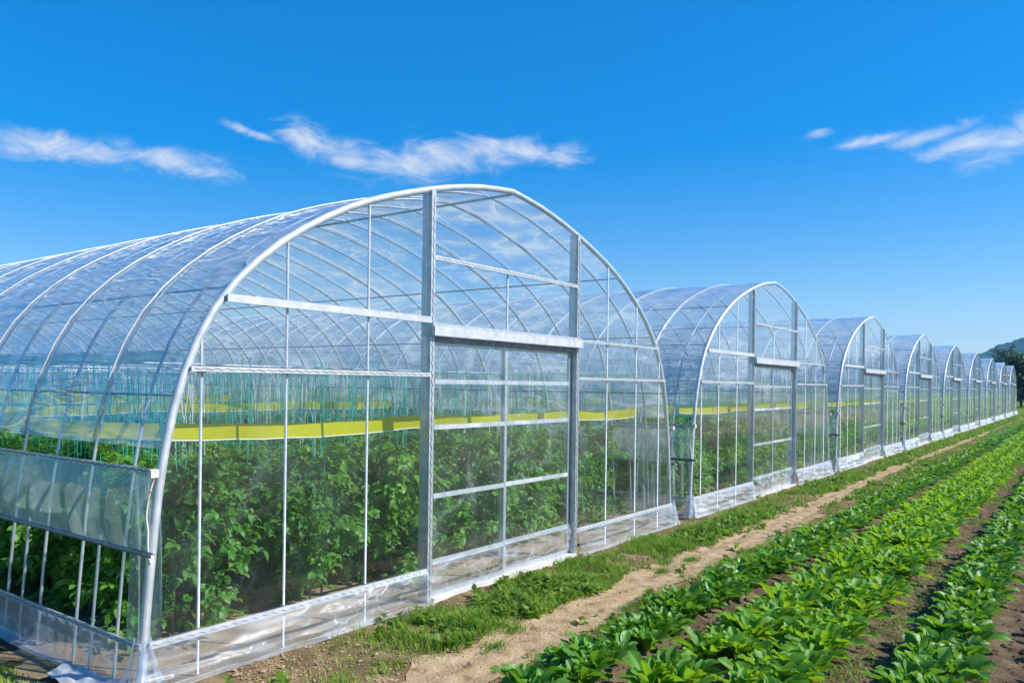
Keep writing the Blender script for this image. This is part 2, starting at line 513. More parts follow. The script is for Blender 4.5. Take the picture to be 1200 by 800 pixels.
def soil_z(X, Y):
    """height of the field surface in front of the houses"""
    d = (Y - path_mid(X)) / np.maximum(path_half(X), 0.1)
    calm = 1 - 0.65 * np.exp(-(d / 1.1) ** 4)
    z = calm * 0.012 * fbm(X * 2.2, Y * 2.2, 3, 4) + calm * 0.008 * fbm(X * 13, Y * 13, 8, 2)
    furrow = 0
    for r in ROWS:
        furrow = furrow + 0.05 * np.exp(-((Y - r) / 0.24) ** 2)
    bed = np.clip((-1.75 - Y) / 0.2, 0, 1)
    clod = np.maximum(fbm(X * 9, Y * 9, 21, 3), 0) ** 1.5 * 0.022
    z = z + bed * (furrow - 0.02 + clod)
    d = (Y - path_mid(X)) / np.maximum(path_half(X), 0.1)
    z = z - 0.018 * np.exp(-(d / 0.9) ** 2) + 0.008 * np.exp(-(d / 0.25) ** 2)
    z = z - 0.010 * (np.exp(-((d - 0.5) / 0.16) ** 2) + np.exp(-((d + 0.5) / 0.16) ** 2)) * (0.5 + 0.5 * noise2(X * 2, X * 0, 31))
    return z


xs = np.concatenate([np.linspace(-3000, -60, 8), np.linspace(-40, 200, 25), np.linspace(300, 4000, 10)])
ys = np.concatenate([np.linspace(-3500, -60, 8), np.linspace(-40, 120, 17), np.linspace(200, 3500, 10)])
GX, GY = np.meshgrid(xs, ys, indexing='ij')
tag(link('ground', MB().grid(GX, GY, GX * 0 - 0.06).mesh('ground', M['ground'], True)), kind='structure')
# soil inside and around the houses
xs = np.linspace(-4, 77, 325)
ys = np.linspace(-0.10, 34, 140)
GX, GY = np.meshgrid(xs, ys, indexing='ij')
edge = np.clip(np.minimum(np.minimum(GX + 4, 77 - GX) / 2, (34 - GY) / 2), 0, 1)
GZ = -0.05 + edge * (0.05 - 0.012 + 0.014 * fbm(GX * 1.8, GY * 1.8, 44, 3))
tag(link('greenhouse_soil', MB().grid(GX, GY, GZ).mesh('greenhouse_soil', M['ground'], True)), kind='structure')


def strip_mesh(name, x_list, ylo, yhi, ny, mat, lift):
    g = np.linspace(0, 1, ny)
    X = np.repeat(x_list[:, None], ny, 1)
    lo, hi = ylo(x_list)[:, None], yhi(x_list)[:, None]
    Y = lo + (hi - lo) * g[None]
    Z = soil_z(X, Y) + lift
    return MB().grid(X, Y, Z).mesh(name, mat, True)


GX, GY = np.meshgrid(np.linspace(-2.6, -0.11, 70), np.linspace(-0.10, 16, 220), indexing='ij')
tag(link('side_soil', MB().grid(GX, GY, -0.008 + 0.012 * fbm(GX * 6, GY * 6, 17, 4)).mesh('side_soil', M['darker_soil'], True)), kind='structure')  # strip of soil along the left side wall, in a darker brown
near = np.linspace(-4, 22, 640)
far = np.linspace(22, 78, 200)
XS = np.concatenate([near, far[1:]])
jit = lambda X, s, a: a * fbm(X * 2.6, X * 0 + s, s, 4)
tag(link('verge', strip_mesh('verge', XS, lambda X: X * 0 - 1.85, lambda X: X * 0 - 0.05, 60, M['verge'], -0.002)), kind='structure')
tag(link('crop_bed', strip_mesh('crop_bed', XS, lambda X: X * 0 - 7.0, lambda X: X * 0 - 1.78 + jit(X, 4, 0.04), 150, M['soil'], 0.004)), kind='structure')
tag(link('dirt_path', strip_mesh('dirt_path', XS, lambda X: path_mid(X) - path_half(X) + jit(X, 14, 0.08), lambda X: path_mid(X) + path_half(X) + jit(X, 25, 0.10), 40, M['path'], 0.006)), kind='structure')

# ------------------------------------------------------------------ greenhouses
HALF = np.array([(0, 0), (0.05, 0.7), (0.12, 1.37), (0.235, 1.90), (0.42, 2.34), (0.68, 2.68), (1.10, 3.03), (1.77, 3.40), (2.60, 3.69), (3.30, 3.86), (3.87, 3.935)])


def smooth_profile(n=26):
    P = HALF
    Pm = np.vstack([2 * P[0] - P[1], P, 2 * P[-1] - P[-2]])
    out = []
    for i in range(1, len(Pm) - 2):
        p0, p1, p2, p3 = Pm[i - 1], Pm[i], Pm[i + 1], Pm[i + 2]
        for t in np.linspace(0, 1, 8, endpoint=False):
            out.append(0.5 * (2 * p1 + (p2 - p0) * t + (2 * p0 - 5 * p1 + 4 * p2 - p3) * t * t + (3 * p1 - p0 - 3 * p2 + p3) * t ** 3))
    out.append(Pm[-2])
    out = np.array(out)
    s = np.concatenate([[0], np.cumsum(np.linalg.norm(np.diff(out, axis=0), axis=1))])
    q = np.linspace(0, s[-1], n)
    return np.stack([np.interp(q, s, out[:, 0]), np.interp(q, s, out[:, 1])], 1)


hp = smooth_profile(26)
full = np.vstack([hp, np.stack([WID - hp[::-1][1:, 0], hp[::-1][1:, 1]], 1)])
dense = smooth_profile(300)
dense_full = np.vstack([dense, np.stack([WID - dense[::-1][1:, 0], dense[::-1][1:, 1]], 1)])
arch_z = lambda x: np.interp(x, dense_full[:, 0], dense_full[:, 1])
side_x = lambda z: np.interp(z, dense[:, 1], dense[:, 0])


def offset_profile(prof, d):
    T = np.gradient(prof, axis=0)
    T /= np.linalg.norm(T, axis=1)[:, None]
    return prof + d * np.stack([-T[:, 1], T[:, 0]], 1)


def arch_pts(y, prof=full):
    return np.stack([prof[:, 0], np.full(len(prof), y), prof[:, 1]], 1)


RIB0, RIBD = 0.33, 0.56
NR = int((LEN - 0.5 - RIB0) / RIBD)


def zigzag(axis, a, b, c1, c2, amp, step):
    """dark wave-shaped locking wire pressed into a channel"""
    n = max(4, int((b - a) / step))
    t = np.linspace(a, b, n)
    w = amp * np.where(np.arange(n) % 2 == 0, 1, -1)
    o = np.full(n, c1)
    return np.stack([t, o, c2 + w], 1) if axis == 'x' else np.stack([o, t, c2 + w], 1)


def build_greenhouse():
    root = link('greenhouse', None)

    def part(name, mb, mat, smooth=False, parent=root):
        return link(name, mb.mesh(name, mat, smooth), parent)
    part('front_arch', MB().tube(arch_pts(0.0), 0.030, 8), M['bright'], True)
    part('back_arch', MB().tube(arch_pts(LEN), 0.030, 8), M['steel'], True)
    rib = MB().tube(arch_pts(0.0), 0.0118, 6).mesh('arch_rib', M['steel'], True)
    for k in range(NR):
        link('arch_rib', rib, root, (0, RIB0 + RIBD * k, 0))
    sp = offset_profile(full, 0.030)
    strap = MB().tube(arch_pts(0, sp[sp[:, 1] > 1.36]), 0.0075, 5).mesh('film_strap', M['bright'], True)
    for k in range(1, NR, 2):
        link('film_strap', strap, root, (0, RIB0 + RIBD * k, 0))
    inner = offset_profile(dense_full, -0.027)
    for z, nm in ((1.86, 'purlin'), (2.62, 'purlin'), (3.30, 'purlin')):
        for s in (0, 1):
            i = np.argmin(abs(inner[:300, 1] - z))
            x = inner[i, 0] if s == 0 else WID - inner[i, 0]
            part(nm, MB().tube([(x, 0.02, inner[i, 1]), (x, LEN, inner[i, 1])], 0.0085, 6), M['dark_steel'], True)
    part('ridge_pipe', MB().tube([(WID / 2, 0.02, inner[299, 1]), (WID / 2, LEN, inner[299, 1])], 0.014, 6), M['steel'], True)
    # cross ties under the roof every 5 m
    for y in (2.57, 6.49, 10.41, 14.33, 18.25, 22.17, 26.09):
        x = side_x(2.12)
        part('cross_tie', MB().tube([(x, y, 2.12), (WID - x, y, 2.12)], 0.011, 6), M['steel'], True)
    # roof film: laid over the ribs, hollowed a little between them
    op = offset_profile(full, 0.022)
    keep = op[:, 1] > 1.33
    op = op[keep]
    Nrm = offset_profile(full, 0.022 + 1.0)[keep] - op
    yy = np.linspace(-0.012, LEN + 0.012, 54 * 4 + 1)
    ph = ((yy - RIB0) / RIBD) % 1.0
    sag = -0.016 * np.sin(math.pi * ph) ** 2
    u = np.arange(len(op))
    UU, YY = np.meshgrid(u, yy, indexing='ij')
    wav = 0.006 * fbm(UU * 0.8, YY * 2.6, 71, 3)
    off = np.where((YY > 0.05), sag[None, :] + np.minimum(wav, 0.004), 0)
    XX = op[:, 0][:, None] + Nrm[:, 0][:, None] * off
    ZZ = op[:, 1][:, None] + Nrm[:, 1][:, None] * off
    part('roof_film', MB().grid(XX, YY, ZZ), M['roof_film'], True)
    for s in (0, 1):
        A, YG = np.meshgrid(np.linspace(0, 2 * math.pi, 11), np.linspace(0.25, LEN - 0.4, 300), indexing='ij')
        rad = 0.040 + 0.022 * fbm(A * 1.0 + 3, YG * 3.2, 63 + s, 3) * np.sin(A / 2)
        xc = 0.42 if s == 0 else WID - 0.42
        part('rolled_inner_film', MB().grid(xc + rad * np.cos(A), YG, 2.12 + 0.02 * noise2(YG * 0.8, A * 0, 2) + rad * np.sin(A)), M['curtain_film'], True)
        A, B = np.meshgrid(np.linspace(0, 1, 30), np.linspace(0, 1, 26), indexing='ij')
        xc = 0.10 if s == 0 else WID - 0.10
        part('hanging_inner_film', MB().grid(xc + (1 if s == 0 else -1) * (0.05 + 0.05 * A * (1 - A)) + 0.035 * np.sin(B * 16 + A * 2) * (0.3 + A) * 0.5, 0.07 + 0.36 * B, 1.32 - 1.12 * A), M['curtain_film'], True)
    # both long sides
    for s in (0, 1):
        sx = lambda x: x if s == 0 else WID - x
        sg = -1 if s == 0 else 1
        for nm, z, w, h in (('side_rail', 1.37, 0.016, 0.036), ('base_rail', 0.285, 0.016, 0.036)):
            x = sx(side_x(z)) + sg * 0.036
            r = part(nm, MB().box(x - w / 2, x + w / 2, -0.03, LEN, z - h / 2, z + h / 2), M['steel'])
            part('locking_wire', MB().tube(zigzag('y', 0.0, LEN - 0.05, x + sg * 0.010, z, 0.006, 0.045), 0.0042, 4, False), M['wire'], False, r)
        zc = 0.86
        xr = sx(side_x(zc)) + sg * 0.046
        roll = part('roller_pipe', MB().tube([(xr, -0.07, zc), (xr, LEN, zc)], 0.019, 8), M['dark_steel'], True)
        part('pipe_end', MB().tube([(xr, -0.10, zc), (xr, -0.071, zc)], 0.014, 8), M['red'], True, roll)
        yv = np.linspace(0.02, LEN, 260)
        zv = np.linspace(1.37, 0.86, 12)
        ZG, YG = np.meshgrid(zv, yv, indexing='ij')
        bulge = 0.012 * fbm(YG * 1.4, ZG * 2.5, 5 + s, 3) + 0.03 * np.sin((1.37 - ZG) / 0.51 * math.pi)
        XG = sx(side_x(ZG)) + sg * (0.040 + np.maximum(bulge, -0.006))
        part('roll_curtain', MB().grid(XG, YG, ZG), M['curtain_film'], True)
        yv = np.linspace(0.0, LEN, 420)
        t = np.linspace(0, 1, 12)
        TG, YG = np.meshgrid(t, yv, indexing='ij')
        fold = 0.016 * fbm(YG * 3.0 + TG * 1.5, TG * 2.0, 15 + s, 4) * (0.3 + TG)
        flare = np.clip((TG - 0.82) / 0.18, 0, 1)
        XG = sx(0.0) + sg * (0.045 + np.maximum(fold, -0.012) + 0.07 * flare)
        ZG = np.where(TG < 0.82, 0.285 - TG / 0.82 * 0.26, 0.025 - flare * 0.012) + 0.004 * noise2(YG * 5, TG * 3, 2)
        part('side_skirt', MB().grid(XG, YG, ZG), M['skirt_film'], True)
        for k in range(0, 26):
            y = 0.62 + RIBD * 2 * k * 0.97
            if y < LEN - 0.5:
                part('side_stake', MB().tube([(sx(0.0) + sg * 0.022, y, 0.0), (sx(side_x(0.86)) + sg * 0.020, y, 0.90)], 0.011, 6), M['steel'], True)
        # hanging end cord of the curtain winch
        xc = sx(side_x(1.2)) + sg * 0.055
        cord = MB()
        zz = np.linspace(1.36, 0.80, 22)
        cord.tube(np.stack([xc + 0.012 * noise2(zz * 9, zz * 0, 3) + sg * 0.01 * (1.37 - zz), -0.035 + 0.10 * np.sin((1.36 - zz) / 0.56 * math.pi) * 0.5 + 0.01 * noise2(zz * 12, zz * 0, 6), zz], 1), 0.0065, 6)
        part('curtain_cord', cord, M['red'], True)
        clip = MB().box(xc - 0.03, xc + 0.02, -0.075, -0.035, 1.345, 1.395)
        part('cord_clip', clip, M['red'])
        flap_t = np.linspace(0, 1, 14)
        A, B = np.meshgrid(flap_t, np.linspace(0, 1, 6), indexing='ij')
        FX = xc + sg * 0.006 + 0.015 * fbm(A * 5, B * 3, 55, 3)
        FY = -0.02 + 0.10 * B * (1 - 0.55 * A) + 0.03 * A
        part('loose_film', MB().grid(FX, FY, 1.33 - 0.5 * A), M['skirt_film'], True)
    # ---- front gable
    for xp in (2.625, 5.115):
        zt = float(arch_z(xp)) - 0.01
        mb = MB().box(xp - 0.026, xp + 0.026, -0.052, -0.046, 0.0, zt).box(xp - 0.026, xp - 0.021, -0.0455, 0.062, 0.0, zt).box(xp + 0.021, xp + 0.026, -0.0455, 0.062, 0.0, zt)
        p = part('gable_post', mb, M['steel'])
        part('locking_wire', MB().tube(np.stack([np.full(90, xp) + 0.008 * np.where(np.arange(90) % 2, 1, -1), np.full(90, -0.0545), np.linspace(0.04, zt - 0.05, 90)], 1), 0.0028, 4, False), M['wire'], False, p)
    for xp, zb in ((0.39, 0), (1.08, 0), (1.89, 0), (5.87, 0), (6.64, 0), (7.32, 0), (3.80, 2.46)):
        zt = float(arch_z(xp)) - 0.02 if zb == 0 else 3.07
        part('gable_stud', MB().tube([(xp, -0.006, zb), (xp, -0.006, zt)], 0.0108, 8), M['steel'], True)

    def channel(name, x0, x1, z, h, d=0.018, wire=True, mat='bright'):
        c = part(name, MB().box(x0, x1, -0.036 - d, -0.036, z - h / 2, z + h / 2), M[mat])
        if wire:
            part('locking_wire', MB().tube(zigzag('x', x0 + 0.02, x1 - 0.02, -0.037 - d, z, h * 0.14, 0.04), 0.0032, 4, False), M['wire'], False, c)
    xa = lambda z: float(side_x(z)) + 0.012
    channel('gable_rail', xa(2.52), 2.597, 2.525, 0.055, 0.022, False)
    channel('gable_rail', xa(2.03), 2.597, 2.035, 0.034)
    channel('gable_rail', 2.653, 5.087, 3.09, 0.036)
    channel('gable_rail', 5.143, WID - xa(2.47), 2.47, 0.030)
    channel('gable_rail', 5.143, WID - xa(2.03), 2.035, 0.030)
    channel('gable_sill_rail', 0.03, 2.597, 0.285, 0.042)
    channel('gable_sill_rail', 5.143, WID - 0.03, 0.285, 0.042)
    for xp, zs in ((0.39, (2.035, 0.285)), (1.08, (2.525, 2.035, 0.285)), (1.89, (2.525, 2.035, 0.285)), (5.87, (2.47, 2.035, 0.285)), (6.64, (2.47, 2.035, 0.285)), (7.32, (2.035, 0.285))):
        for z in zs:
            part('rail_clamp', MB().box(xp - 0.020, xp + 0.020, -0.031, 0.010, z - 0.024, z + 0.024), M['dark_steel'])
    lin = part('door_lintel', MB().box(2.60, 5.14, -0.105, -0.057, 2.385, 2.47), M['bright'])
    part('lintel_cap', MB().box(2.60, 5.14, -0.085, -0.045, 2.4705, 2.50), M['steel'], False, lin)
    part('door_track', MB().box(2.655, 5.085, -0.054, -0.030, 2.335, 2.383), M['dark_steel'])
    # gable films, stretched and slightly uneven
    def gfilm(x0, x1, z0, name, mat, ztop=None, amp=0.006, y0=-0.032, seed=1):
        nx = max(8, int((x1 - x0) / 0.09))
        X = np.linspace(x0, x1, nx)
        t = np.linspace(0, 1, 26)
        XG, TG = np.meshgrid(X, t, indexing='ij')
        top = (arch_z(X) + 0.012 if ztop is None else np.full(nx, ztop))[:, None]
        ZG = z0 + (top - z0) * TG
        YG = y0 + amp * np.clip(fbm(XG * 1.7, ZG * 1.2, seed, 3), -1, 1) * 0.5 * np.sin(TG * math.pi)
        return MB().grid(XG, YG, ZG)
    part('gable_film', gfilm(0.02, 2.597, 0.285, '', None, seed=3), M['gable_film'], True)
    part('gable_film', gfilm(2.653, 5.087, 2.50, '', None, seed=8), M['gable_film'], True)
    part('gable_film', gfilm(5.143, WID - 0.02, 0.285, '', None, seed=13), M['gable_film'], True)
    part('back_gable_film', gfilm(0.02, WID - 0.02, 0.0, '', None, y0=LEN + 0.03, seed=23), M['roof_film'], True)
    # wrinkled skirts of loose film
    for x0, x1, seed in ((-0.03, 2.60, 31), (5.14, WID + 0.03, 41)):
        X = np.linspace(x0, x1, 170)
        t = np.linspace(0, 1, 26)
        XG, TG = np.meshgrid(X, t, indexing='ij')
        e = (XG - x0) / (x1 - x0)
        f1 = np.abs(fbm(XG * 0.9 + TG * 1.8, TG * 2.4 - XG * 0.5, seed, 3))
        f2 = np.abs(fbm(XG * 3.0 - TG * 2.0, TG * 1.6, seed + 5, 2))
        f1 = f1 + 0.8 * np.abs(np.sin((XG + TG * 1.1) * 2.2)) ** 6 * np.exp(-((XG - x1) / 0.7) ** 2)
        fold = 0.040 * f1 + 0.014 * f2
        flare = np.clip((TG - 0.84) / 0.16, 0, 1)
        YG = -0.056 - fold * np.sin(np.clip(TG, 0, 0.9) * math.pi * 0.8) - 0.035 * TG - 0.05 * flare
        ZG = np.where(TG < 0.84, 0.285 - TG / 0.84 * 0.262, 0.023 - flare * 0.012 + 0.006 * f2)
        part('gable_skirt', MB().grid(XG, YG, ZG), M['skirt_film'], True)
    # crumpled film tied round the two feet of the front arch
    for xf, seed in ((0.0, 5), (WID, 9)):
        A, T = np.meshgrid(np.linspace(0, 2 * math.pi, 49), np.linspace(0, 1, 16), indexing='ij')
        rad = 0.036 + (0.02 + 0.085 * T ** 1.5) * (0.55 + 0.5 * np.abs(np.sin(A * 4 + seed + T)) + 0.25 * noise2(A * 3, T * 4, seed))
        part('foot_wrap', MB().grid(xf + rad * np.cos(A), rad * np.sin(A) * 0.9 - 0.02, 0.34 - 0.325 * T), M['skirt_film'], True)
    # ---- two sliding door leaves
    for x0, x1, y in ((2.665, 3.815, -0.010), (3.775, 5.07, 0.020)):
        st = 0.040
        d = MB()
        d.box(x0, x0 + st, y, y + 0.024, 0.03, 2.345).box(x1 - st, x1, y, y + 0.024, 0.03, 2.345)
        d.box(x0 + st, x1 - st, y, y + 0.024, 0.03, 0.075).box(x0 + st, x1 - st, y, y + 0.024, 2.305, 2.345)
        door = part('door', d, M['steel'])
        for z in (1.975, 1.56, 0.935, 0.335):
            b = part('door_bar', MB().box(x0 + st, x1 - st, y - 0.006, y + 0.018, z - 0.021, z + 0.021), M['bright'], False, door)
        part('door_film', gfilm(x0 + 0.01, x1 - 0.01, 0.335, '', None, 2.33, 0.010, y - 0.009, 50 + int(x0 * 7)), M['door_film'], True, door)
        X = np.linspace(x0 + 0.01, x1 - 0.01, 80)
        XG, TG = np.meshgrid(X, np.linspace(0, 1, 22), indexing='ij')
        f = np.abs(fbm(XG * 2.4, TG * 3 + XG * 1.3, 61 + int(x0 * 3), 4))
        YG = y - 0.012 - 0.035 * f * np.sin(TG * math.pi)
        part('door_film', MB().grid(XG, YG, 0.37 - TG * 0.32), M['skirt_clear'], True, door)
    part('door_sill', MB().box(2.66, 5.10, -0.075, 0.065, -0.03, 0.028), M['sill'])
    return root


M['skirt_clear'] = film_mat('skirt_clear', (0.92, 0.95, 0.97), 0.03, 0.26, 0.06, 2.5, 0.6, (1.0, 1.0, 1.3), 0.16, (0.88, 0.9, 0.94), 3.0)
NEWS = []
g0 = build_greenhouse()
kids = {}
for o in bpy.data.objects:
    if o.parent:
        kids.setdefault(o.parent.name, []).append(o)
ORD = ['first', 'second', 'third', 'fourth', 'fifth', 'sixth', 'seventh', 'eighth', 'ninth']
houses = [g0] + [copy_tree(g0, kids) for _ in range(NH - 1)]
for i, h in enumerate(houses):
    h.location = (PITCH * i, 0, 0)
    if i == 0:
        lab = 'large arched clear plastic film greenhouse nearest the camera, its side wall in view'
    elif i == NH - 1:
        lab = 'farthest arched plastic greenhouse, last of the row beside the dark trees'
    else:
        lab = f'arched clear plastic greenhouse, {ORD[i]} from the left in the row'
    tag(h, lab, 'greenhouse', 'plastic greenhouses in a row')

# yellow sticky bands strung through each house
def band_mesh(pts, z, h, name):
    P = np.asarray(pts, float)
    s = np.concatenate([[0], np.cumsum(np.linalg.norm(np.diff(P, axis=0), axis=1))])
    q = np.linspace(0, s[-1], max(20, int(s[-1] / 0.25)))
    X, Y = np.interp(q, s, P[:, 0]), np.interp(q, s, P[:, 1])
    zc = z - 0.022 * np.abs(np.sin(q * 1.3)) + 0.010 * noise2(q * 1.1, q * 0, 7) + 0.004 * noise2(q * 4, q * 0, 8)
    mb = MB()
    T = np.linspace(0, 1, 4)
    XG = np.repeat(X[:, None], 4, 1)
    YG = np.repeat(Y[:, None], 4, 1) + 0.035 * noise2(q * 2, q * 0, 3)[:, None] * T[None]
    ZG = zc[:, None] + h * (T[None] - 0.5)
    mb.grid(XG, YG, ZG)
    return mb.mesh(name, M['yellow'], True), (X, Y, zc - h / 2 - 0.006)


fm, fe = band_mesh([(0.36, 0.34), (7.38, 0.34)], 1.595, 0.115, 'yellow_band_front')
sm, se = band_mesh([(0.33, 0.40), (0.33, 24.0)], 1.595, 0.115, 'yellow_band_side')
xm, xe = band_mesh([(0.40, 0.0), (7.34, 0.0)], 1.595, 0.115, 'yellow_band_cross')
em_f = MB().tube(np.stack(fe, 1), 0.005, 4, False).mesh('band_cord_front', M['yellow_edge'])
em_s = MB().tube(np.stack(se, 1), 0.005, 4, False).mesh('band_cord_side', M['yellow_edge'])
em_x = MB().tube(np.stack(xe, 1), 0.005, 4, False).mesh('band_cord_cross', M['yellow_edge'])
for i in range(NH):
    nm = 'nearest greenhouse' if i == 0 else ('farthest greenhouse' if i == NH - 1 else f'{ORD[i]} greenhouse')
    specs = [(fm, em_f, (0, 0, 0), f'yellow insect tape strung just behind the front of the {nm}')]
    if i < 3:
        specs.append((sm, em_s, (0, 0, 0), f'yellow insect tape running back along the left side of the {nm}'))
    for k, y in enumerate((5.2, 10.0, 15.5, 21.5)[:4 if i < 4 else 1]):
        specs.append((xm, em_x, (0, y, 0), f'yellow insect tape crossing inside the {nm}, {ORD[k + 1]} from its front'))
    for me, ec, loc, lab in specs:
        b = link('sticky_tape', None, None, (PITCH * i + loc[0], loc[1], 0))
        tag(b, lab, 'insect tape', 'yellow insect tapes')
        link('tape', me, b)
        link('cord', ec, b)

# ------------------------------------------------------------------ climbing plants inside the houses
def leaf_grid(L, W, nu, nv, droop, cup, petiole=0.0, wave=0.0, seed=0, base_angle=0.6, power=0.8, tip=0.05):
    """leaf as a grid of quads: runs along +x, bends downwards; returns V, F"""
    t = np.linspace(0, 1, nv + 1)
    v = np.linspace(-1, 1, nu + 1)
    w = np.where(t < petiole, 0.07, 0)
    tb = np.clip((t - petiole) / (1 - petiole), 0, 1)
    w = np.maximum(w, np.sin(np.clip(tb, 0, 1) ** power * math.pi) ** 0.62) * W / 2
    w[-1] = W * tip
    ang = base_angle - droop * t ** 1.3
    dx, dz = np.cos(ang), np.sin(ang)
    cx = np.concatenate([[0], np.cumsum((dx[1:] + dx[:-1]) / 2)]) * L / nv
    cz = np.concatenate([[0], np.cumsum((dz[1:] + dz[:-1]) / 2)]) * L / nv
    T, Vv = np.meshgrid(t, v, indexing='ij')
    r_ = np.random.default_rng(seed)
    lift = cup * np.abs(Vv) ** 1.4 * w[:, None] + wave * W * r_.normal(0, 1, T.shape) * np.abs(Vv) * np.clip(T * 2, 0, 1)
    X = cx[:, None] - np.sin(ang)[:, None] * lift
    Z = cz[:, None] + np.cos(ang)[:, None] * lift
    Y = Vv * w[:, None]
    V = np.stack([X, Y, Z], -1).reshape(-1, 3)
    i, j = np.meshgrid(np.arange(nv), np.arange(nu), indexing='ij')
    q = (i * (nu + 1) + j).ravel()
    return V, np.stack([q, q + nu + 1, q + nu + 2, q + 1], 1)


def rot_yp(yaw, pitch, rollv=0.0):
    cy_, sy_ = math.cos(yaw), math.sin(yaw)
    cp, sp = math.cos(pitch), math.sin(pitch)
    cr, sr = math.cos(rollv), math.sin(rollv)
    Rz = np.array([[cy_, -sy_, 0], [sy_, cy_, 0], [0, 0, 1]])
    Ry = np.array([[cp, 0, -sp], [0, 1, 0], [sp, 0, cp]])
    Rx = np.array([[1, 0, 0], [0, cr, -sr], [0, sr, cr]])
    return Rz @ Ry @ Rx


def lobed_leaf(L, seed, nu=2, nv=3):
    mb = MB()
    r_ = np.random.default_rng(seed)
    for a, k in ((0, 1.0), (0.95, 0.72), (-0.95, 0.72)):
        V, F = leaf_grid(L * k, L * 0.56 * k, nu, nv, 0.9 + r_.uniform(-0.3, 0.4), 0.3, 0.0, 0.06, seed, 0.3)
        mb.add(V @ rot_yp(a, r_.normal(0, 0.15)).T + np.array([0.03 * (a == 0), 0, 0]), F)
    return np.concatenate(mb.v), np.concatenate(mb.f)


VINE_LEAF = [lobed_leaf(0.076 + 0.008 * s, s) for s in range(5)]
VINE_LOW = [leaf_grid(0.14, 0.12, 1, 2, 1.0, 0.2, 0.0, 0.0, s, 0.3) for s in range(2)]


def vine_arrays(seed, nleaf, leafset, hmax=1.32, scale=1.0):
    r_ = np.random.default_rng(seed)
    mb = MB()
    zz = np.linspace(0.0, hmax, 12)
    stem = np.stack([0.03 * noise2(zz * 2.2, zz * 0, seed), 0.03 * noise2(zz * 2.2, zz * 0, seed + 50), zz], 1)
    nodes = r_.uniform(0.05, 1.0, 26) ** 0.95 * hmax
    na = r_.uniform(0, 2 * math.pi, 26)
    nr = r_.uniform(0.06, 0.42, 26) * (1.0 - 0.45 * np.clip(nodes / hmax - 0.6, 0, 1) / 0.4)
    for k in range(nleaf):
        b = r_.integers(26)
        s = np.array([np.interp(nodes[b], zz, stem[:, 0]), np.interp(nodes[b], zz, stem[:, 1]), nodes[b]])
        c = s + np.array([math.cos(na[b]), math.sin(na[b]), 0]) * nr[b]
        c = c + r_.normal(0, 1, 3) * np.array([0.075, 0.075, 0.07])
        c[2] = max(c[2], 0.04)
        out = math.atan2(c[1] - s[1], c[0] - s[0]) + r_.normal(0, 0.9)
        LV, LF = leafset[r_.integers(len(leafset))]
        sc = r_.uniform(0.65, 1.25) * scale
        mb.add((LV * sc) @ rot_yp(out, r_.normal(-0.35, 0.45), r_.normal(0, 0.5)).T + c, LF)
    return mb, stem


NV = 6
vine_fol, vine_stem, vine_twine = [], [], []
for k in range(NV):
    mb, st = vine_arrays(100 + k, 640, VINE_LEAF, 1.18 + 0.05 * (k % 4))
    vine_fol.append(mb.mesh('vine_foliage', M['vine'], True))
    vine_stem.append(MB().tube(st, np.linspace(0.010, 0.004, 12), 6).mesh('vine_stem', M['stem'], True))
    tw = MB()
    for q in range(4):
        zt = 2.05
        z_ = np.linspace(0.9 + 0.12 * q, zt, 12)
        ax, ay = random.uniform(-0.14, 0.14), random.uniform(-0.14, 0.14)
        slack = random.uniform(0.01, 0.04)
        tw.tube(np.stack([ax + slack * noise2(z_ * 3, z_ * 0, k * 5 + q), ay + slack * noise2(z_ * 3, z_ * 0, 40 + k * 5 + q), z_], 1), 0.0028, 4, False)
    vine_twine.append(tw.mesh('vine_twine', M['white_twine'] if k % 3 == 0 else M['teal']))

VROWS = [0.86, 2.05, 3.25, 4.45, 5.65, 6.85]


def in_frame(p, m=0.06):
    d = np.asarray(p) - CAM
    z = d @ VIEW
    if z < 0.5:
        return False
    u = (d @ RIGHT) / z * FPX / 1200
    return -0.5 - m < u < 0.5 + m


spots = []
for i in range(NH):
    for rI, x in [(q, xx + dx) for q, xx in enumerate(VROWS) for dx in (-0.19, 0.19)]:
        y = 0.84 + random.uniform(-0.14, 0.14)
        ymax = 26 if i < 3 else (14 if i < 5 else 6)
        while y < ymax:
            p = np.array([PITCH * i + x + random.uniform(-0.06, 0.06), y, 0.0])
            if in_frame(p):
                spots.append((np.linalg.norm(p - CAM), i, rI, p))
            y += (0.37 if i < 2 else 0.55) + random.uniform(-0.03, 0.05)
spots.sort(key=lambda s: s[0])
front_of = {}
for n, (d, i, rI, p) in enumerate(spots[:300]):
    key = (i, rI)
    if key not in front_of or p[1] < spots[front_of[key]][3][1]:
        front_of[key] = n
for n, (d, i, rI, p) in enumerate(spots[:300]):
    nm = 'nearest greenhouse' if i == 0 else f'{ORD[i]} greenhouse from the left'
    k = random.randrange(NV)
    o = link('climbing_plant', None, None, tuple(p), (0, 0, random.uniform(0, 6.28)), random.uniform(0.9, 1.07))
    tag(o, f'leafy climbing plant in the {ORD[rI]} row inside the {nm}', 'plant', f'climbing plants, {ORD[rI]} row, {nm}')
    if front_of[(i, rI)] == n and p[1] < 1.2:
        o['label'] = f'foremost climbing plant of the {ORD[rI]} row inside the {nm}'
    link('stem', vine_stem[k], o)
    link('foliage', vine_fol[k], o)
    link('twine', vine_twine[k], o)
low = MB()
lows = [vine_arrays(300 + k, 150, VINE_LOW, 1.2, 1.15)[0] for k in range(4)]
lows = [(np.concatenate(m.v), np.concatenate(m.f)) for m in lows]
lows2 = [vine_arrays(320 + k, 50, VINE_LOW, 1.2, 1.6)[0] for k in range(3)]
lows2 = [(np.concatenate(m.v), np.concatenate(m.f)) for m in lows2]
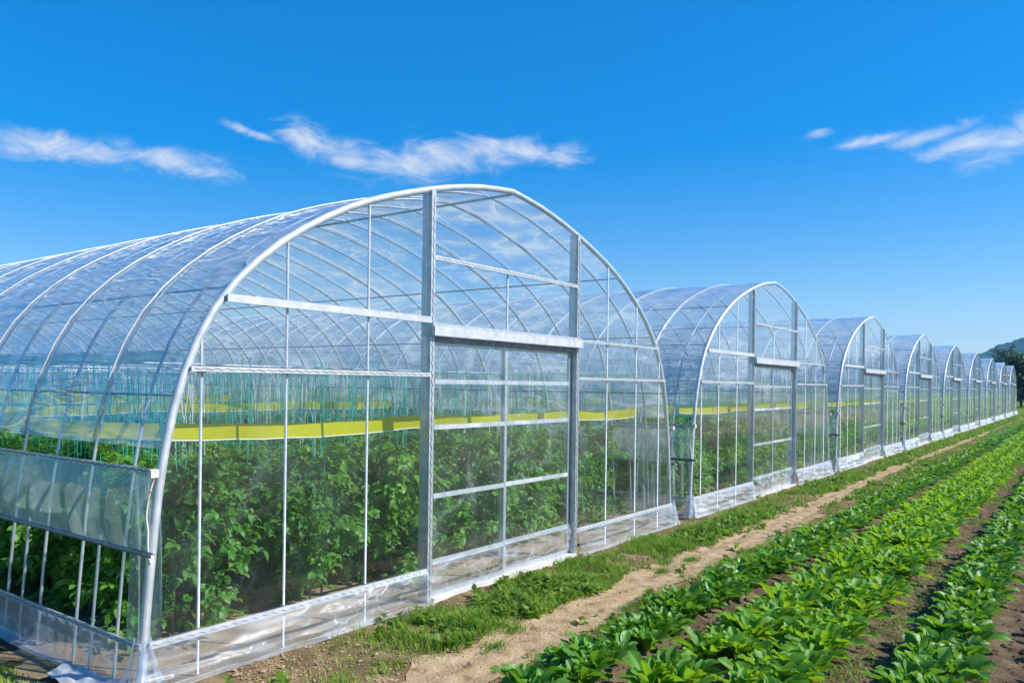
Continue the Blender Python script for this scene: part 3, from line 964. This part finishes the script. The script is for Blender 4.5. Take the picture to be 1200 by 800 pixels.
for n, (d, i, rI, p) in enumerate(spots[300:]):
    V, F = random.choice(lows if d < 26 else lows2)
    low.add(V @ rot_yp(random.uniform(0, 6.28), 0).T + p, F)
tag(link('distant_climbing_plants', low.mesh('distant_climbing_plants', M['vine'], True)), 'dense rows of green climbing plants deep inside the greenhouses', 'plants', None, 'stuff')

# teal trellis nets over the rows of the nearest houses
def net_mesh(y0, y1, z0, z1):
    V, F = [], []
    n = 0
    ys = np.arange(y0, y1, 0.15)
    for y in ys:
        a = random.uniform(-0.03, 0.03)
        zt = z1 + random.uniform(-0.05, 0.05)
        w = 0.0026
        pts = [(random.uniform(-0.03, 0.03), y + a * t + random.uniform(-0.02, 0.02), z0 + (zt - z0) * t) for t in (0, 0.35, 0.7, 1)]
        for (xa, ya, za) in pts:
            V += [(xa - w, ya, za), (xa + w * 0.5, ya + w, za), (xa + w * 0.5, ya - w, za)]
        for s in range(3):
            b = n + s * 3
            F += [(b, b + 1, b + 4, b + 3), (b + 1, b + 2, b + 5, b + 4), (b + 2, b, b + 3, b + 5)]
        n += 12
    for z in np.arange(z0 + 0.1, z1, 0.16):
        yy = np.arange(y0, y1, 0.3)
        for s in range(len(yy) - 1):
            w = 0.0022
            za, zb = z + 0.012 * math.sin(yy[s] * 7), z + 0.012 * math.sin(yy[s + 1] * 7)
            V += [(-w, yy[s], za), (w, yy[s], za - w), (w, yy[s], za + w), (-w, yy[s + 1], zb), (w, yy[s + 1], zb - w), (w, yy[s + 1], zb + w)]
            F += [(n, n + 1, n + 4, n + 3), (n + 1, n + 2, n + 5, n + 4), (n + 2, n, n + 3, n + 5)]
            n += 6
    return mesh_np('trellis_net', V, F, M['teal'], False)


nets = [net_mesh(0.95 + 0.04 * k, 24, 0.75, 1.60) for k in range(3)]
for i in range(4):
    for rI, x in enumerate(VROWS):
        nm = 'nearest greenhouse' if i == 0 else f'{ORD[i]} greenhouse from the left'
        o = link('trellis_net', nets[(i + rI) % 3], None, (PITCH * i + x + 0.05, 0, 0))
        tag(o, f'teal twine net over the {ORD[rI]} plant row inside the {nm}', 'trellis net', 'teal trellis nets in the greenhouses')

# ------------------------------------------------------------------ leafy crop rows
CROP_LEAF = []
for k in range(6):
    CROP_LEAF.append(leaf_grid(0.160 + 0.016 * k, 0.058 + 0.007 * (k % 3), 4, 8, 0.45 + 0.35 * (k % 3), 0.45, 0.34, 0.085, 60 + k, 1.36 - 0.05 * (k % 4), 1.5, 0.2))
CROP_MID = [leaf_grid(0.20, 0.076, 2, 5, 0.55 + 0.3 * k, 0.3, 0.33, 0.03, 80 + k, 1.25, 1.35, 0.16) for k in range(3)]
CROP_LOW = [leaf_grid(0.25, 0.14, 1, 3, 0.9, 0.2, 0.2, 0, 90, 1.1)]
ROWMAT = ['crop_dark', 'crop', 'crop', 'crop_dark', 'crop']
crop_leaf_mesh = {m: [mesh_np('crop_leaf', V, F, M[m], True) for V, F in CROP_LEAF] for m in ('crop', 'crop_dark')}


def leaf_poses(r_, n):
    out = []
    for k in range(n):
        f = k / n
        yaw = k * 2.39996 + r_.normal(0, 0.25)
        pitch = (0.14 - 0.50 * (1 - f) ** 2.0) + r_.normal(0, 0.14)
        out.append((yaw, pitch, r_.normal(0, 0.28), (0.80 + 0.35 * (1 - f)) * r_.uniform(0.82, 1.12), 0.012 * (1 - f)))
    return out


def crop_mesh(seed, n, leafset, scale=1.0):
    r_ = np.random.default_rng(seed)
    mb = MB()
    for yaw, pitch, ro, s, off in leaf_poses(r_, n):
        V, F = leafset[r_.integers(len(leafset))]
        Q = rot_yp(yaw, pitch, ro)
        mb.add((V * s * scale) @ Q.T + np.array([math.cos(yaw), math.sin(yaw), 0]) * off, F)
    return mb


crop_spots = []
ROWNAME = ['crop row nearest the dirt path', 'second crop row from the dirt path', 'third crop row from the dirt path', 'crop row between the two bare furrows', 'rightmost crop row at the bottom edge']
for rI, ry in enumerate(ROWS):
    for side in (-1, 1):
        x = (1.2, 1.65, 1.9, 2.5, 3.0)[rI] + 0.11 * (side > 0) + random.uniform(0, 0.05)
        while x < 77:
            p = np.array([x, ry + side * 0.08 + random.uniform(-0.03, 0.03) + 0.02 * math.sin(x * 0.6 + rI), 0.0])
            gap = (rI == 1 and 8.45 < x < 8.75) or (rI == 1 and 2.15 < x < 2.50) or (rI == 0 and 2.28 < x < 2.42)
            if not gap and in_frame(p, 0.10 if rI < 4 else 0.3):
                crop_spots.append((np.linalg.norm(p - CAM), rI, p))
            x += (0.20 if x < 30 else 0.30) + random.uniform(-0.03, 0.03)
crop_spots.sort(key=lambda s: s[0])
crop_one = {m: [crop_mesh(500 + k, 34, CROP_LEAF).mesh('crop_plant', M[m], True) for k in range(5)] for m in ('crop', 'crop_dark')}
PX = np.array([s[2] for s in crop_spots])
PZ = soil_z(PX[:, 0], PX[:, 1]) + 0.002
for n, (d, rI, p) in enumerate(crop_spots[:300]):
    loc = (p[0], p[1], float(PZ[n]))
    sc = random.choice((0.78, 0.9, 0.98, 1.04, 1.09, 1.14, 1.24))
    lab = f'leafy green vegetable plant in the {ROWNAME[rI]}'
    grp = f'vegetable plants, {ROWNAME[rI]}'
    if d < 7.6:
        o = link('vegetable_plant', None, None, loc, (0, 0, random.uniform(0, 6.28)), sc)
        r_ = np.random.default_rng(900 + n)
        for yaw, pitch, ro, s, off in leaf_poses(r_, 32):
            l = link('leaf', crop_leaf_mesh[ROWMAT[rI]][r_.integers(6)], o)
            l.matrix_local = Matrix.Translation((math.cos(yaw) * off, math.sin(yaw) * off, 0)) @ Matrix(rot_yp(yaw, pitch, ro).tolist()).to_4x4() @ Matrix.Scale(s, 4)
    else:
        o = link('vegetable_plant', crop_one[ROWMAT[rI]][random.randrange(5)], None, loc, (0, 0, random.uniform(0, 6.28)), sc)
    tag(o, lab, 'vegetable plant', grp)
mids = [crop_mesh(600 + k, 24, CROP_MID, 1.0) for k in range(5)]
lws = [crop_mesh(640 + k, 8, CROP_LOW, 1.2) for k in range(4)]
mids = [(np.concatenate(m.v), np.concatenate(m.f)) for m in mids]
lws = [(np.concatenate(m.v), np.concatenate(m.f)) for m in lws]
far_rows = {'crop': MB(), 'crop_dark': MB()}
for n, (d, rI, p) in enumerate(crop_spots[300:], 300):
    V, F = random.choice(mids if d < 30 else lws)
    far_rows[ROWMAT[rI]].add((V * random.uniform(0.9, 1.2)) @ rot_yp(random.uniform(0, 6.28), 0).T + np.array([p[0], p[1], PZ[n]]), F)
o = link('distant_vegetable_rows', far_rows['crop'].mesh('distant_vegetable_rows', M['crop'], True))
tag(o, 'leafy bright green vegetable rows running far back along the greenhouses', 'vegetable rows', None, 'stuff')
o = link('distant_dark_vegetable_rows', far_rows['crop_dark'].mesh('distant_dark_vegetable_rows', M['crop_dark'], True))
tag(o, 'darker leafy vegetable rows running far back beside the dirt path and furrow', 'vegetable rows', None, 'stuff')

# ------------------------------------------------------------------ grass
def blades(P, H, W, lean, r_):
    """three-segment grass blades at points P (n,3)"""
    n = len(P)
    az = r_.uniform(0, 2 * math.pi, n)
    d = np.stack([np.cos(az), np.sin(az), np.zeros(n)], 1)
    s = np.stack([-np.sin(az), np.cos(az), np.zeros(n)], 1)
    up = np.array([0, 0, 1.0])
    rows = []
    for t, wf in ((0, 1.0), (0.55, 0.8), (1.0, 0.15)):
        c = P + d * (lean * H * t ** 1.8)[:, None] + up * (H * (t - 0.18 * lean * t * t))[:, None]
        w = (W * wf)[:, None]
        rows += [c - s * w, c + s * w]
    V = np.stack(rows, 1).reshape(-1, 3)
    b = (np.arange(n) * 6)[:, None]
    F = np.concatenate([b + np.array([[0, 1, 3, 2]]), b + np.array([[2, 3, 5, 4]])], 0)
    return V, F


def grass_points(n, x0, x1, y0, y1, r_, keep):
    X, Y = r_.uniform(x0, x1, n), r_.uniform(y0, y1, n)
    m = keep(X, Y) > r_.uniform(0, 1, n)
    return X[m], Y[m]


def verge_density(X, Y):
    pm, ph = path_mid(X), path_half(X)
    onpath = np.clip((np.abs(Y - pm) - ph + 0.05 + 0.06 * fbm(X * 3, Y * 3, 77, 3)) / 0.10, 0, 1)
    wall = np.clip((-0.22 - Y + 0.14 * fbm(X * 2.0, Y * 2.0, 12, 3)) / 0.18, 0, 1)
    patch = fbm(X * 1.1, Y * 1.5, 19, 4)
    near_thin = np.clip((X - 1.2) / 0.9, 0.38, 1)
    lush = np.exp(-((X - 3.7) / 1.3) ** 2) * 0.9
    dens = np.clip(0.42 + 0.85 * patch + lush + 0.35 * np.clip((X - 7) / 8, 0, 1), 0.03, 1) * near_thin
    bed = np.where(Y < pm, 0.65, 1.0)
    return dens * onpath * wall * bed


mb = MB()
for (x0, x1, n, hs, ws) in ((-0.5, 7, 80000, 1.0, 0.0034), (7, 18, 60000, 1.1, 0.0055), (18, 40, 30000, 1.15, 0.011), (40, 78, 22000, 1.2, 0.02)):
    X, Y = grass_points(n, x0, x1, -1.86, -0.12, rng, verge_density)
    tuft = fbm(X * 4, Y * 4, 33, 3)
    H = np.clip((0.056 + 0.062 * tuft + 0.03 * fbm(X * 9, Y * 9, 91, 2) + rng.normal(0, 0.018, len(X))) * hs, 0.014, 0.19)
    H = H * np.where(Y < path_mid(X), 0.6, 1.0)
    P = np.stack([X, Y, soil_z(X, Y) - 0.004], 1)
    V, F = blades(P, H, np.full(len(X), ws) * rng.uniform(0.7, 1.3, len(X)), rng.uniform(0.25, 1.1, len(X)), rng)
    mb.add(V, F)
# grass at the left, beside the side wall
X, Y = rng.uniform(-1.5, -0.22, 26000), rng.uniform(-0.1, 2.4, 26000)
k = (np.clip((-0.34 - X + 0.10 * fbm(X * 3, Y * 3, 5, 3)) / 0.15, 0, 1) * np.clip(0.75 + fbm(X * 2, Y * 2, 6, 3), 0.1, 1)) > rng.uniform(0, 1, 26000)
X, Y = X[k], Y[k]
V, F = blades(np.stack([X, Y, X * 0 - 0.015], 1), np.clip(0.06 + 0.05 * fbm(X * 4, Y * 4, 8, 2), 0.02, 0.15), np.full(len(X), 0.004), rng.uniform(0.3, 1.1, len(X)), rng)
mb.add(V, F)
tag(link('verge_grass', mb.mesh('verge_grass', M['grass'], True)), 'short green grass growing between the greenhouses and the dirt path', 'grass', None, 'stuff')
# broad-leaved weeds among the grass
WL = [leaf_grid(0.06, 0.032, 1, 2, 1.0, 0.25, 0.0, 0.0, s, 0.7) for s in range(2)]
wv = []
for k in range(6):
    r_ = np.random.default_rng(700 + k)
    w_ = MB()
    for q in range(9):
        V, F = WL[q % 2]
        w_.add((V * r_.uniform(0.6, 1.3)) @ rot_yp(q * 2.4 + r_.normal(0, 0.3), r_.normal(0.1, 0.35), r_.normal(0, 0.4)).T + np.array([0, 0, r_.uniform(0, 0.035)]), F)
    wv.append((np.concatenate(w_.v), np.concatenate(w_.f)))
wm = MB()
X, Y = grass_points(14000, -0.3, 24, -1.86, -0.10, rng, lambda X, Y: np.clip(verge_density(X, Y) * 0.75 + 0.06 * (np.abs(Y - path_mid(X)) > 0.10), 0, 1) * np.clip(0.25 + 0.9 * fbm(X * 2.3, Y * 2.6, 61, 3), 0.05, 1))
Zw = soil_z(X, Y)
for x, y, z in zip(X, Y, Zw):
    V, F = wv[random.randrange(6)]
    wm.add((V * random.uniform(0.6, 1.5)) @ rot_yp(random.uniform(0, 6.28), 0).T + np.array([x, y, z]), F)
tag(link('verge_weeds', wm.mesh('verge_weeds', M['weed'], True)), 'ragged low broad-leaved weeds scattered through the verge grass', 'weeds', None, 'stuff')
# clods and small stones on path, verge and furrows
ico = np.array([(1, 0, 0), (-1, 0, 0), (0, 1, 0), (0, -1, 0), (0, 0, 1), (0, 0, -1)], float)
icf = np.array([(0, 2, 4), (2, 1, 4), (1, 3, 4), (3, 0, 4), (2, 0, 5), (1, 2, 5), (3, 1, 5), (0, 3, 5)])
for nm, mat, n, y0, y1, lab in (('path_clods', 'path', 9000, -1.85, -0.12, 'small dry clods and crumbs strewn over the path and verge'), ('bed_clods', 'soil', 9000, -6.0, -1.8, 'dark soil clods lying in the furrows between the crop rows')):
    X = 0.5 + 22 * rng.uniform(0, 1, n) ** 1.6
    Y = rng.uniform(y0, y1, n)
    S = rng.uniform(0.004, 0.013, n) * (1.0 if mat == 'path' else 1.5) * np.where(rng.uniform(0, 1, n) > 0.94, 1.8, 1.0)
    Z = soil_z(X, Y) + S * 0.35
    V = ico[None] * S[:, None, None] * rng.uniform(0.6, 1.3, (n, 6, 1)) * np.array([1.2, 1.0, 0.7])
    a = rng.uniform(0, 6.28, n)
    c_, s_ = np.cos(a)[:, None], np.sin(a)[:, None]
    V = np.stack([V[:, :, 0] * c_ - V[:, :, 1] * s_, V[:, :, 0] * s_ + V[:, :, 1] * c_, V[:, :, 2]], -1) + np.stack([X, Y, Z], 1)[:, None]
    F = icf[None] + (np.arange(n) * 6)[:, None, None]
    tag(link(nm, mesh_np(nm, V.reshape(-1, 3), F.reshape(-1, 3), M[mat], False)), lab, 'soil clods', None, 'stuff')
# low weeds under the furrow edges
mb = MB()
X, Y = rng.uniform(1.5, 40, 16000), rng.uniform(-3.62, -3.38, 16000)
k = np.clip(fbm(X * 1.3, Y * 2, 16, 3) * 1.1 + 0.05 + 0.02 * X, 0, 0.75) > rng.uniform(0, 1, len(X))
X, Y = X[k], Y[k]
V, F = blades(np.stack([X, Y, soil_z(X, Y)], 1), rng.uniform(0.02, 0.06, len(X)), np.full(len(X), 0.004), rng.uniform(0.6, 1.4, len(X)), rng)
mb.add(V, F)
tag(link('furrow_weeds', mb.mesh('furrow_weeds', M['grass'], True)), 'sparse low weeds along the edge of the bare furrow', 'weeds', None, 'stuff')

tufts = [(2.05, -1.22, 'grass tuft on the dirt path nearest the bottom edge'), (2.45, -1.12, 'small round grass tuft at the lush grass edge of the path'),
         (5.05, -1.16, 'grass tuft on the path facing the right door post'), (5.45, -1.02, 'dark grass tuft on the path beside the verge below the first skirt'),
         (5.75, -1.20, 'lone grass tuft in the middle of the path'), (6.7, -1.02, 'small weed tuft farther along the dirt path'),
         (3.55, -1.58, 'weed tuft between the dirt path and the nearest crop row')]
for n, (x, y, lab) in enumerate(tufts):
    r_ = np.random.default_rng(70 + n)
    q = r_.normal(0, 0.055, (160, 2)) * np.array([1.3, 0.7])
    V, F = blades(np.concatenate([q, np.full((160, 1), -0.004)], 1), r_.uniform(0.03, 0.075, 160), np.full(160, 0.0035), r_.uniform(0.5, 1.4, 160), r_)
    o = link('grass_tuft', mesh_np('grass_tuft', V, F, M['grass'], True), None, (x, y, float(soil_z(np.array([x]), np.array([y]))[0])))
    tag(o, lab, 'grass tuft', 'grass tufts on the path')

# plastic sheet lying beside the corner
A, B = np.meshgrid(np.linspace(0, 1, 24), np.linspace(0, 1, 14), indexing='ij')
V = MB().grid(-0.26 + 0.16 * B + 0.03 * noise2(A * 3, B * 2, 4), 0.10 + 0.62 * A + 0.05 * noise2(A * 2, B * 4, 9), 0.012 + 0.022 * np.abs(fbm(A * 3, B * 2, 6, 2)) + 0.05 * B)
o = link('plastic_sheet', V.mesh('plastic_sheet', M['plaswhite'], True))
tag(o, 'crumpled pale plastic sheet on the ground at the left corner of the nearest greenhouse', 'plastic sheet')

# ------------------------------------------------------------------ distance: trees, wall, hill
def build_tree(x, y, h, spread, seed, lab):
    r_ = np.random.default_rng(seed)
    root = link('tree', None, None, (x, y, -0.06))
    tag(root, lab, 'tree', 'trees beyond the greenhouses')
    mb = MB()
    zz = np.linspace(0, h * 0.8, 8)
    tr = np.stack([0.12 * noise2(zz * 0.6, zz * 0, seed), 0.12 * noise2(zz * 0.6, zz * 0, seed + 9), zz], 1)
    mb.tube(tr, np.linspace(0.035 * h, 0.008 * h, 8), 8)
    cl = []
    for k in range(16):
        z0 = r_.uniform(0.18, 0.75) * h
        a = r_.uniform(0, 6.28)
        L = spread * r_.uniform(0.5, 1.0) * (1 - 0.45 * (z0 / h))
        e = np.array([math.cos(a) * L, math.sin(a) * L, z0 + r_.uniform(0.05, 0.22) * h])
        s0 = np.array([np.interp(z0, zz, tr[:, 0]), np.interp(z0, zz, tr[:, 1]), z0])
        mb.tube([s0, (s0 + e) / 2 + np.array([0, 0, 0.05]), e], [0.012 * h, 0.008 * h, 0.003 * h], 6)
        cl += [e, (s0 + e) / 2]
    link('trunk', mb.mesh('trunk', M['bark'], True), root)
    cl.append(np.array([0, 0, h * 0.9]))
    cr = MB()
    LV, LF = leaf_grid(0.34, 0.26, 1, 2, 0.8, 0.2, 0, 0, 0, 0.2)
    for k in range(3200):
        c = cl[r_.integers(len(cl))] + r_.normal(0, 1, 3) * np.array([0.42, 0.42, 0.34]) * spread * 0.42
        c[2] = max(c[2], 0.3)
        cr.add(LV * r_.uniform(0.6, 1.3) @ rot_yp(r_.uniform(0, 6.28), r_.normal(0, 0.6), r_.normal(0, 0.6)).T + c, LF)
    link('crown', cr.mesh('crown', M['tree'], True), root)


def at(px, depth):
    """point on the ground seen in the column px (1200 wide) at a depth"""
    q = CAM + VIEW * depth + RIGHT * ((px - 600) / FPX * depth)
    return float(q[0]), float(q[1])


for n, (px, dep, h, sp, lab) in enumerate([
        (1189, 92, 6.4, 2.4, 'dark bushy tree just right of the farthest greenhouse'),
        (1205, 90, 5.2, 2.3, 'dark tree cut by the right edge of the picture'),
        (1196, 100, 5.0, 2.6, 'lower dark tree behind the other trees at the right edge'),
        (1184, 112, 8.6, 2.6, 'taller thin dark tree rising behind the farthest greenhouse'),
        (1228, 96, 5.6, 2.6, 'dark tree outside the right edge of the picture')]):
    x, y = at(px, dep)
    build_tree(x, y, h, sp, 210 + n, lab)

ridge_px = [900, 1060, 1120, 1150, 1170, 1185, 1200, 1240, 1320, 1420, 1560, 1700]
ridge_h = [6, 14, 46, 50, 58, 68, 76, 92, 106, 84, 60, 40]
DEP = 1150.0
s_ = np.linspace(300, 1500, 240)
d_ = np.linspace(820, 1500, 110)
SS, DD = np.meshgrid(s_, d_, indexing='ij')
pxs = SS / DD * FPX + 600
hh = np.interp(SS / DEP * FPX + 600, ridge_px, ridge_h) * np.exp(-((DD - DEP) / 190) ** 2)
hh = hh * (1 + 0.10 * fbm(SS / 60, DD / 60, 3, 4)) + np.clip(hh / 30, 0, 1) * (3.5 * np.abs(fbm(SS / 9, DD / 9, 14, 3)))
edge = np.minimum(np.minimum(SS - 300, 1500 - SS) / 60, np.minimum(DD - 820, 1500 - DD) / 60).clip(0, 1)
hz = hh * edge - 1.0
HX = CAM[0] + VIEW[0] * DD + RIGHT[0] * SS
HY = CAM[1] + VIEW[1] * DD + RIGHT[1] * SS
tag(link('hill', MB().grid(HX, HY, hz).mesh('hill', M['hill'], True)), kind='structure')

# ------------------------------------------------------------------ air
def build_haze():
    m, nt, out = new_mat('haze_air')
    pv = N(nt, 'ShaderNodeVolumePrincipled')
    pv.inputs['Color'].default_value = (0.22, 0.58, 1.0, 1)
    pv.inputs['Density'].default_value = 0.0003
    pv.inputs['Anisotropy'].default_value = 0.2
    nt.links.new(pv.outputs[0], out.inputs['Volume'])
    x0, x1, y0, y1 = -60, 2300, -1400, 900
    o = link('haze', MB().box(x0, x1, y0, y1, -3.0, 140).mesh('haze', m))
    tag(o, kind='stuff')
    tag(o, 'thin pale blue summer air over the field', 'haze')


build_haze()
